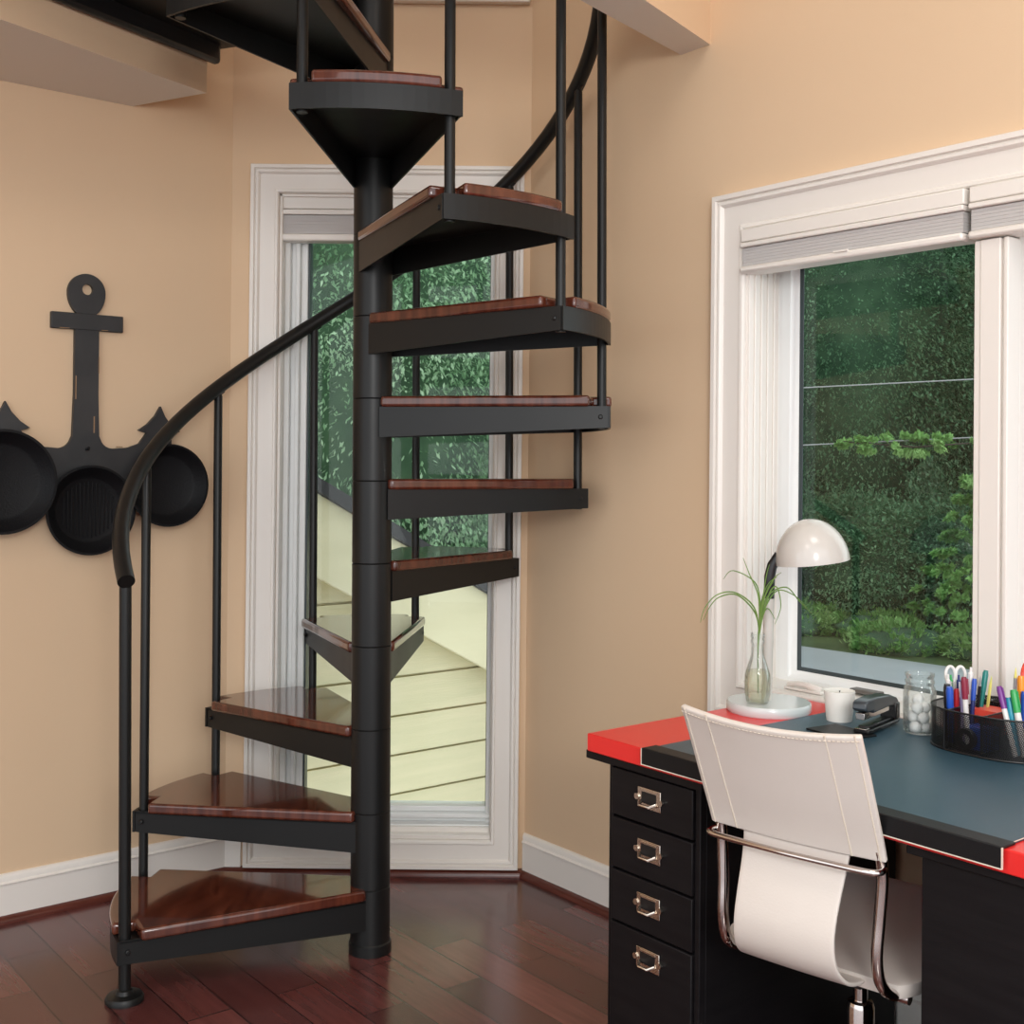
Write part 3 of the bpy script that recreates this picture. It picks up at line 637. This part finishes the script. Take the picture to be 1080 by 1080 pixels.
def scissors(label, top, bot, mat, R):
    bot = (bot[0], bot[1], PT + .006); A, T = wl(bot), wl(top); L_ = (T - A).length
    S = thing('scissors', label, 'scissors', A); S.rotation_mode = 'QUATERNION'; S.rotation_quaternion = (T - A).to_track_quat('Z', 'Y')
    for sg in (-1, 1):
        b = MB().prism([(0, 0), (.005 * sg, .03), (.007 * sg, L_ - R * 3.4), (-.004 * sg, L_ - R * 3.2)], .0005 * (1 + sg), .0005 * (1 + sg) + .001, lambda x, z, y: (x, y, z)).build('blade', M['chrome'], S, fix=True)
        ring = [(sg * R * .85 + R * .8 * math.cos(t), .001, L_ - R * 1.5 + R * 1.5 * math.sin(t)) for t in [2 * PI * i / 28 for i in range(29)]]
        MB().tube(ring, R * .26, 10, False).tube([(sg * R * .4, .001, L_ - R * 2.7), (-sg * .002, .001, L_ - R * 3.6)], R * .30, 10).build('handle', mat, S)
    return S
scissors('scissors with white loop handles beside the jar', (-.096, -.008, .917), (-.082, -.02, 0), PEN['white'], .0125)
scissors('scissors with red-orange loop handles behind the orange marker', (.060, .030, .942), (.055, .005, 0), PEN['coral'], .016)
pp = thing('sticky_note_pad', 'small red note pad in the middle of the mesh organizer', 'note pad', wl((-.019, .012, PT + .03)), RZ)
MB().box(-.036, .036, -.028, .030, 0, .046).build('paper_block', PEN['coral'], pp)
bx = thing('paper_box', 'small bright blue box seen through the front mesh', 'box', wl((-.017, -.060, PT + .0035)), RZ)
MB().box(-.018, .034, -.012, .03, 0, .047).build('box_body', PEN['blue'], bx, bevel=.002)
tp = thing('tape_roll', 'black tape roll standing behind the front mesh of the organizer', 'tape roll', wl((-.045, -.078, PT + .003)), RZ)
MB().lathe([(.012, -.006), (.022, -.006), (.022, .006), (.012, .006), (.012, -.006)], 28, (0, 0, 0), lambda x, y, z: (x + .02, z - .006, y + .0225), cap=False).build('tape', M['dark'], tp, fix=True)

# ------------------------------------------------------------------ chair
cu = RD * .985 - RN * .17
CH = thing('office_chair', 'white leather sling office chair with chrome frame pulled up to the desk', 'chair', W(1.670, .743), math.atan2(cu.y, cu.x))
prof = [(-.092, .907), (-.068, .850), (-.040, .780), (-.014, .715), (-.004, .682)]            # upper back (y forward, z)
strap = [(-.004, .682), (-.016, .640), (-.038, .580), (-.048, .535), (-.042, .495), (-.018, .466), (.02, .450), (.06, .445)]
seat = [(.052, .4445), (.10, .446), (.20, .448), (.32, .452), (.42, .462), (.475, .468), (.498, .462), (.503, .445)]
def sweep(pr, hw, n=22, sag=0, k=6, topcurve=0):
    c = catm(pr, k); g = []
    for i, (y, z) in enumerate(c):
        t = i / (len(c) - 1); w0 = hw(t)
        g.append([(x * w0 - .010 * (1 - t) * (topcurve > 0), y - sag * (1 - x * x) * (1 - .35 * t), z - topcurve * (1 - x * x) * (1 - t)) for x in [-1 + 2 * j / n for j in range(n + 1)]])
    return g
bk = MB().sheet(sweep(prof, lambda t: .173 - .004 * t, sag=.016, topcurve=.012)).build('backrest', M['leather'], CH, solid=.011, bevel=.004, angle=60)
stp = MB().sheet(sweep(strap, lambda t: .104 - .008 * math.sin(PI * min(1, t * 1.4)), sag=.004)).build('lumbar_strap', M['leather'], CH, solid=.007, bevel=.002, angle=60)
stt = MB().sheet(sweep(seat, lambda t: .165 + .022 * min(1, t * 8) if t < .96 else .182, sag=0)).build('seat', M['leather'], CH, solid=.022, bevel=.008, angle=60)
# stitching: two curved seams and the hems
def stitches(gr, cols, parent, off):
    m = MB()
    for fx in cols:
        P = []
        for row in gr:
            j = (fx + 1) / 2 * (len(row) - 1); a, b_ = row[int(j)], row[min(int(j) + 1, len(row) - 1)]; t = j - int(j)
            P.append(Vector(a).lerp(Vector(b_), t) + Vector((0, -off, 0)))
        for i in range(len(P) - 1):
            for k in range(2): 
                u = P[i].lerp(P[i + 1], k / 2 + .08); v_ = P[i].lerp(P[i + 1], k / 2 + .38); m.tube([u, v_], .0016, 5)
    return m.build('stitching', M['thread'], parent)
gb = sweep(prof, lambda t: .173 - .004 * t, sag=.016, topcurve=.012, k=8)
s_ = stitches(gb, (-.66, .66, -.95, .95), bk, .0062); s_['kind'] = 'stuff'
hem = MB(); row = gb[1]
for j in range(len(row) - 1):
    for k in range(2): hem.tube([Vector(row[j]).lerp(Vector(row[j + 1]), k / 2 + .1) + Vector((0, -.0062, -.006)), Vector(row[j]).lerp(Vector(row[j + 1]), k / 2 + .4) + Vector((0, -.0062, -.006))], .001, 5)
h_ = hem.build('hem_stitching', M['thread'], bk); h_['kind'] = 'stuff'
# chrome tube frames, one each side, arm-less
for sg in (-1, 1):
    x = .156 * sg
    t = catm([(x * .99, -.006, .700), (x, .002, .672), (x, .006, .640), (x * .975, .004, .575), (x * .96, .000, .515), (x * .97, .012, .470), (x, .045, .441), (x, .10, .432), (x, .24, .432), (x, .40, .436), (x, .47, .440)], 6)
    MB().tube(t, .0105, 14).build('frame_tube', M['chrome'], CH)
r = catm([(-.160, .004, .668), (-.166, -.020, .668), (-.150, -.036, .668), (-.08, -.044, .669), (0, -.047, .669), (.08, -.044, .669), (.150, -.036, .668), (.166, -.020, .668), (.160, .004, .668)], 6)
MB().tube(r, .0058, 12).build('back_rail', M['chrome'], CH)
for sg in (-1, 1):
    k = MB().tube([(.128 * sg, .085, .425), (.172 * sg, .085, .425)], .011, 14).build('frame_bolt', M['chrome'], CH)
MB().box(-.165, .165, .12, .15, .415, .432).box(-.165, .165, .34, .37, .415, .432).box(-.07, .07, .11, .38, .400, .418).build('seat_plate', M['dark'], CH, bevel=.003)
cx, cy = .02, .215
MB().lathe([(.0135, .33), (.0135, .402)], 24, (cx, cy, 0)).build('gas_piston', M['chrome'], CH)
MB().lathe([(.026, .085), (.026, .322), (.023, .332), (.014, .334)], 28, (cx, cy, 0)).build('column_sleeve', M['chrome'], CH)
MB().tube([(.06, .26, .405), (.13, .24, .395), (.17, .235, .33)], .004, 8).build('height_lever', M['dark'], CH)
MB().lathe([(.042, .062), (.042, .085), (.030, .098), (.026, .098)], 28, (cx, cy, 0)).build('base_hub', M['chrome'], CH)
for i in range(5):
    a = 2 * PI * i / 5 + .3; d = Vector((math.cos(a), math.sin(a), 0)); c0 = Vector((cx, cy, 0))
    lg = MB().tube([c0 + d * .03 + Vector((0, 0, .078)), c0 + d * .13 + Vector((0, 0, .075)), c0 + d * .218 + Vector((0, 0, .064))], [.019, .016, .012], 12).build('base_leg', M['chrome'], CH)
    p_ = c0 + d * .206; e = Vector((-d.y, d.x, 0))
    MB().tube([p_ + e * -.018 + Vector((0, 0, .026)), p_ + e * .018 + Vector((0, 0, .026))], .0255, 20).tube([p_ + Vector((0, 0, .03)), p_ + Vector((0, 0, .064))], .006, 8).build('caster', M['dark'], lg)

# ------------------------------------------------------------------ outdoors
GZ = -.6
struct(MB().prism([(-40, 4.6), (40, 4.6), (60, 70), (-60, 70)], GZ - .2, GZ).build('ground', M['soil']), 'dark leaf litter ground of the woods outside', 'ground')
hl = MB().prism([(25, GZ - .2), (44, 9), (44, GZ - .2)], -45, 50, lambda y, z, x: (x, y, z)).build('hill', mk('wooded_slope', (.035, .075, .04), .95, col2=(.07, .13, .07), nscale=1.5), fix=True)
struct(hl, 'dark green wooded slope behind the trees', 'hill')
rd = Vector((1.09, -1.15, 0)).normalized(); rn = Vector((rd.y, -rd.x, 0)) * -1
if rn.y < 0: rn = -rn
far = Vector((3.55, 12.05, 0))
a, b = far - rd * 3.4, far + rd * 12
struct(MB().prism([tuple((a - rn * 4.2)[:2]), tuple((b - rn * 4.2)[:2]), tuple(b[:2]), tuple(a[:2])], GZ - .05, GZ + .012).build('road', M['asphalt']), 'grey asphalt drive beyond the wide window', 'road')
# neighbouring wing with cream siding
PW = Vector((-.3057, 5.0, 0)); D = Vector((.783, .6225, 0)); Nn = Vector((.6225, -.783, 0)); HZ = math.atan2(D.y, D.x)
HS = thing('house_wing', 'cream clapboard house wing under a sloping dark roof edge', 'house', PW, HZ)
def rl(t): return .5575 - .531 * t            # lower edge of the rake board
m = MB()
zs = [-.6] + [-.018 + .158 * i for i in range(-3, 9)]
for i in range(len(zs) - 1):
    z0, z1 = zs[i], zs[i + 1]
    t1 = min(1.5, (.5575 + .2 - z0) / .531); t0 = -1.5
    m.hexa([(t0, -.036, z0 + .012), (t1, -.036, z0 + .012), (t1, .0, z0 + .012), (t0, .0, z0 + .012)], [(t0, -.024, z1), (t1, -.024, z1), (t1, .0, z1), (t0, .0, z1)])
m.prism([(-1.5, -.6), (1.5, -.6), (1.5, rl(1.5) + .2), (-1.5, rl(-1.5) + .2)], .0, .02, lambda x, z, y: (x, y, z))
m.build('siding_wall', M['siding'], HS)
m = MB().hexa([(-1.6, -.11, rl(-1.6)), (1.4, -.11, rl(1.4)), (1.4, -.085, rl(1.4)), (-1.6, -.085, rl(-1.6))], [(-1.6, -.11, rl(-1.6) + .318), (1.4, -.11, rl(1.4) + .318), (1.4, -.085, rl(1.4) + .318), (-1.6, -.085, rl(-1.6) + .318)])
m.build('rake_board', M['rake'], HS, bevel=.004)
m = MB().hexa([(-1.6, -.085, rl(-1.6) + .02), (1.4, -.085, rl(1.4) + .02), (1.4, 0, rl(1.4) + .02), (-1.6, 0, rl(-1.6) + .02)], [(-1.6, -.085, rl(-1.6) + .04), (1.4, -.085, rl(1.4) + .04), (1.4, 0, rl(1.4) + .04), (-1.6, 0, rl(-1.6) + .04)])
m.build('rake_soffit', M['rake'], HS)
m = MB().hexa([(-1.6, -.14, rl(-1.6) + .318), (1.4, -.14, rl(1.4) + .318), (1.4, .5, rl(1.4) + .318), (-1.6, .5, rl(-1.6) + .318)], [(-1.6, -.14, rl(-1.6) + .372), (1.4, -.14, rl(1.4) + .372), (1.4, .5, rl(1.4) + .372), (-1.6, .5, rl(-1.6) + .372)])
m.build('roof', M['shingle'], HS)
# foliage
def foliage(name, mat, parent, crown, n, leaf, seed, droop=.5, dens=45):
    rng = np.random.default_rng(seed)
    k = max(20, n // dens)                                   # clumps
    d = rng.normal(size=(k, 3)); d /= np.linalg.norm(d, axis=1)[:, None]; rr = rng.uniform(.70, 1.0, (k, 1)) ** .5
    cc = d * rr * np.array(crown[1]) + np.array(crown[0])
    idx = rng.integers(0, k, n); sz = np.array(crown[1]).min() * .22
    c = cc[idx] + rng.normal(size=(n, 3)) * sz * np.array([1, 1, .55])
    out = d[idx] + rng.normal(size=(n, 3)) * .6; out[:, 2] -= droop; out /= np.linalg.norm(out, axis=1)[:, None]
    side = np.cross(out, rng.normal(size=(n, 3)) * .35 + np.array([0, 0, 1])); side /= np.linalg.norm(side, axis=1)[:, None]
    L_ = leaf * rng.uniform(.6, 1.25, (n, 1)); Wd = L_ * .40
    v = np.empty((n, 4, 3)); v[:, 0] = c - out * L_ * .5; v[:, 1] = c + side * Wd * .5; v[:, 2] = c + out * L_ * .5; v[:, 3] = c - side * Wd * .5
    me = bpy.data.meshes.new(name); me.vertices.add(n * 4); me.vertices.foreach_set('co', v.reshape(-1)); me.loops.add(n * 4); me.loops.foreach_set('vertex_index', np.arange(n * 4))
    me.polygons.add(n); me.polygons.foreach_set('loop_start', np.arange(0, n * 4, 4)); me.update(calc_edges=True); me.materials.append(mat)
    o = bpy.data.objects.new(name, me); COL.objects.link(o)
    if parent: o.parent = parent
    return o
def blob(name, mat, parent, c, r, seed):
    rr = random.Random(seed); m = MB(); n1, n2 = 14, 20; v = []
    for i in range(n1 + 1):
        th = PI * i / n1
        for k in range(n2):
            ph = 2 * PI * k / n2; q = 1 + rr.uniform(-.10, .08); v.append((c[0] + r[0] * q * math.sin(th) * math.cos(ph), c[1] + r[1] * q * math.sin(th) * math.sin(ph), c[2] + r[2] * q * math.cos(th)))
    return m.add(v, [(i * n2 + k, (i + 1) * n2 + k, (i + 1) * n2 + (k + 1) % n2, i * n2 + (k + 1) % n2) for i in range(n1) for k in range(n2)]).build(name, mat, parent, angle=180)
def tree_proto(label, mat, seed, h, r, n, leaf, group):
    T = thing('tree', label, 'tree', group=group)
    MB().tube([(0, 0, -.1), (.05, .02, h * .3), (0, .05, h * .6), (.03, 0, h * .9)], [.20, .15, .10, .03], 10).build('trunk', M['bark'], T)
    foliage('foliage', mat, T, ((0, 0, h * .52), (r, r, h * .50)), n, leaf, seed, .5, 420)
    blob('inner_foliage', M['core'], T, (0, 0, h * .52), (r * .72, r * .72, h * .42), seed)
    return T
G1 = 'trees of the woods outside'
protos = [tree_proto('tall dark green leafy tree in the woods outside', M['leafA'], 11, 9.0, 2.0, 140000, .062, G1), tree_proto('tall mid green leafy tree in the woods outside', M['leafB'], 12, 8.4, 1.9, 140000, .058, G1), tree_proto('tall dark green leafy tree in the woods outside', M['leafA'], 13, 9.8, 2.1, 140000, .062, G1)]
spots = [(-1.2, 10.4, 1), (-5.4, 10.0, 1), (-3.2, 15.0, 0), (1.2, 16.2, 2), (4.6, 16.6, 0), (7.9, 13.0, 2), (7.9, 19.2, 2), (3.6, 21.6, 0), (6.0, 23.5, 1), (11.6, 15.2, 0), (-.9, 20.4, 2)]
used = set()
for i, (x, y, k) in enumerate(spots):
    T = protos[k] if k not in used else dup(protos[k]); used.add(k)
    s = random.uniform(.92, 1.1); T.location = (x, y, GZ); T.rotation_euler = (0, 0, random.uniform(0, 6.28)); T.scale = (s, s, s)
# low growth along the road edge
G2 = 'low shrubs along the road edge'
sh0 = None
for i in range(15):
    q = far + rd * (-4.6 + i * .78) + rn * (.72 + .35 * (i % 3))
    if sh0 is None:
        sh0 = thing('shrub', 'low bright green shrub on the bank beside the asphalt drive', 'shrub', group=G2)
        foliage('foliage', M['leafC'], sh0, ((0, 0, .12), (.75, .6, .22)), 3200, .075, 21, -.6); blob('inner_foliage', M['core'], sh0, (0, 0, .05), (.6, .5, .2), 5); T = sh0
    else: T = dup(sh0)
    T.location = (q.x, q.y, GZ); T.rotation_euler = (0, 0, random.uniform(0, 6.28)); s = random.uniform(.8, 1.15); T.scale = (s, s, s)
G3 = 'leafy bushes under the woods beyond the road'
b0 = None
for i in range(8):
    q = far + rd * (-4.2 + i * 1.45) + rn * (2.3 + .7 * (i % 2))
    if b0 is None:
        T = b0 = thing('bush', 'rounded mid green bush filling the edge of the woods beyond the drive', 'bush', group=G3)
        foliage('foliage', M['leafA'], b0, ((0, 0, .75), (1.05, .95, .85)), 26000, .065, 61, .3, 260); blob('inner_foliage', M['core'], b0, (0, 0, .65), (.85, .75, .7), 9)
    else: T = dup(b0)
    T.location = (q.x, q.y, GZ); T.rotation_euler = (0, 0, i * 1.3); s = random.uniform(.9, 1.25); T.scale = (s, s, s)
SD = thing('sapling', 'pale green sapling with layered drooping leaves at the pane edge', 'tree', (4.66, 11.65, GZ)); SD.scale = (1.18, 1.18, 1.18)
MB().tube([(0, 0, 0), (.02, 0, .9), (0, .02, 1.65)], [.025, .016, .004], 8).build('trunk', M['bark'], SD)
for i in range(8):
    z = .45 + i * .15; r = .62 - .055 * i
    foliage('leaf_tier', M['leafC'], SD, ((0, 0, z), (r, r, .05)), 1500, .085, 40 + i, .7)
VN = thing('vine', 'pale leafy vine trailing along the lower utility wire', 'vine', (3.35, 9.9, 1.50))
MB().tube([(-.6, 0, .02), (0, .02, -.02), (.7, 0, .04)], .008, 6).build('stem', M['bark'], VN)
foliage('foliage', M['leafC'], VN, ((.05, 0, 0), (.72, .12, .08)), 2200, .07, 77, .3)
for i, (z0, z1) in enumerate(((1.955, 2.07), (1.475, 1.58))):
    tag(MB().tube([(2.2 - 6, 10.2, z0 - .55), (2.2, 10, z0), (4.1, 10, z1), (12, 9.4, z1 + .6)], .006, 6).build('utility_wire', PEN['grey']), ['upper thin utility wire crossing before the woods', 'lower thin utility wire crossing before the woods'][i], 'wire')

# ------------------------------------------------------------------ light
wd = bpy.data.worlds.new('overcast'); scene.world = wd; wd.use_nodes = True
bg = wd.node_tree.nodes['Background']; bg.inputs[0].default_value = (.93, .97, 1.0, 1); bg.inputs[1].default_value = 1.75
def area(name, loc, rot, size, power, col, label):
    l = bpy.data.lights.new(name, 'AREA'); l.shape = 'DISK'; l.size = size; l.energy = power; l.color = col
    o = bpy.data.objects.new(name, l); COL.objects.link(o); o.location = loc; o.rotation_euler = rot; tag(o, label, 'lamp'); return o
area('added_fill_light', (.5, .6, 4.1), (0, 0, 0), 1.3, 26, (1, .95, .89), 'unseen fill light added overhead in the middle of the room')  # both overhead lights are added fill that brightens the interior, no known fixture
area('added_fill_light', (-1.5, -.6, 4.1), (0, 0, 0), 1.3, 20, (1, .95, .89), 'unseen fill light added overhead nearer the anchor wall')

d = (Vector((.3, 3.4, .8)) - Vector((.5, -1.3, 2.1))); o = area('assumed_photo_light', (.5, -1.3, 2.1), (0, 0, 0), .9, 45, (1, .97, .94), 'unseen soft photographic light assumed in the room behind the viewer')  # assumed source behind the camera, added to brighten the chair seat and pole
o.rotation_euler = d.to_track_quat('-Z', 'Y').to_euler()

# ------------------------------------------------------------------ camera
pch, rol = -.008, .0101
R0 = Vector((1, 0, 0)); F = Vector((0, math.cos(pch), -math.sin(pch))); U0 = Vector((0, math.sin(pch), math.cos(pch)))
Rv = R0 * math.cos(rol) + U0 * math.sin(rol); Uv = -R0 * math.sin(rol) + U0 * math.cos(rol)
cam = bpy.data.cameras.new('camera'); co = bpy.data.objects.new('camera', cam); COL.objects.link(co)
cam.sensor_width = 36; cam.lens = 1258.85 / 1080 * 36; cam.shift_y = -(540 - 473.75) / 1080; cam.clip_start = .05; cam.clip_end = 300
mt = Matrix((Rv, Uv, -F)).transposed().to_4x4(); mt.translation = Vector((0, 0, 1.35)); co.matrix_world = mt
scene.camera = co
vs = scene.view_settings
vs.view_transform = 'Standard'; vs.look = 'None'; vs.gamma = 1; vs.use_curve_mapping = False; vs.exposure = .17
scene.cycles.max_bounces = 10; scene.cycles.diffuse_bounces = 5; scene.cycles.glossy_bounces = 5; scene.cycles.transparent_max_bounces = 24
scene.cycles.caustics_reflective = False; scene.cycles.caustics_refractive = False
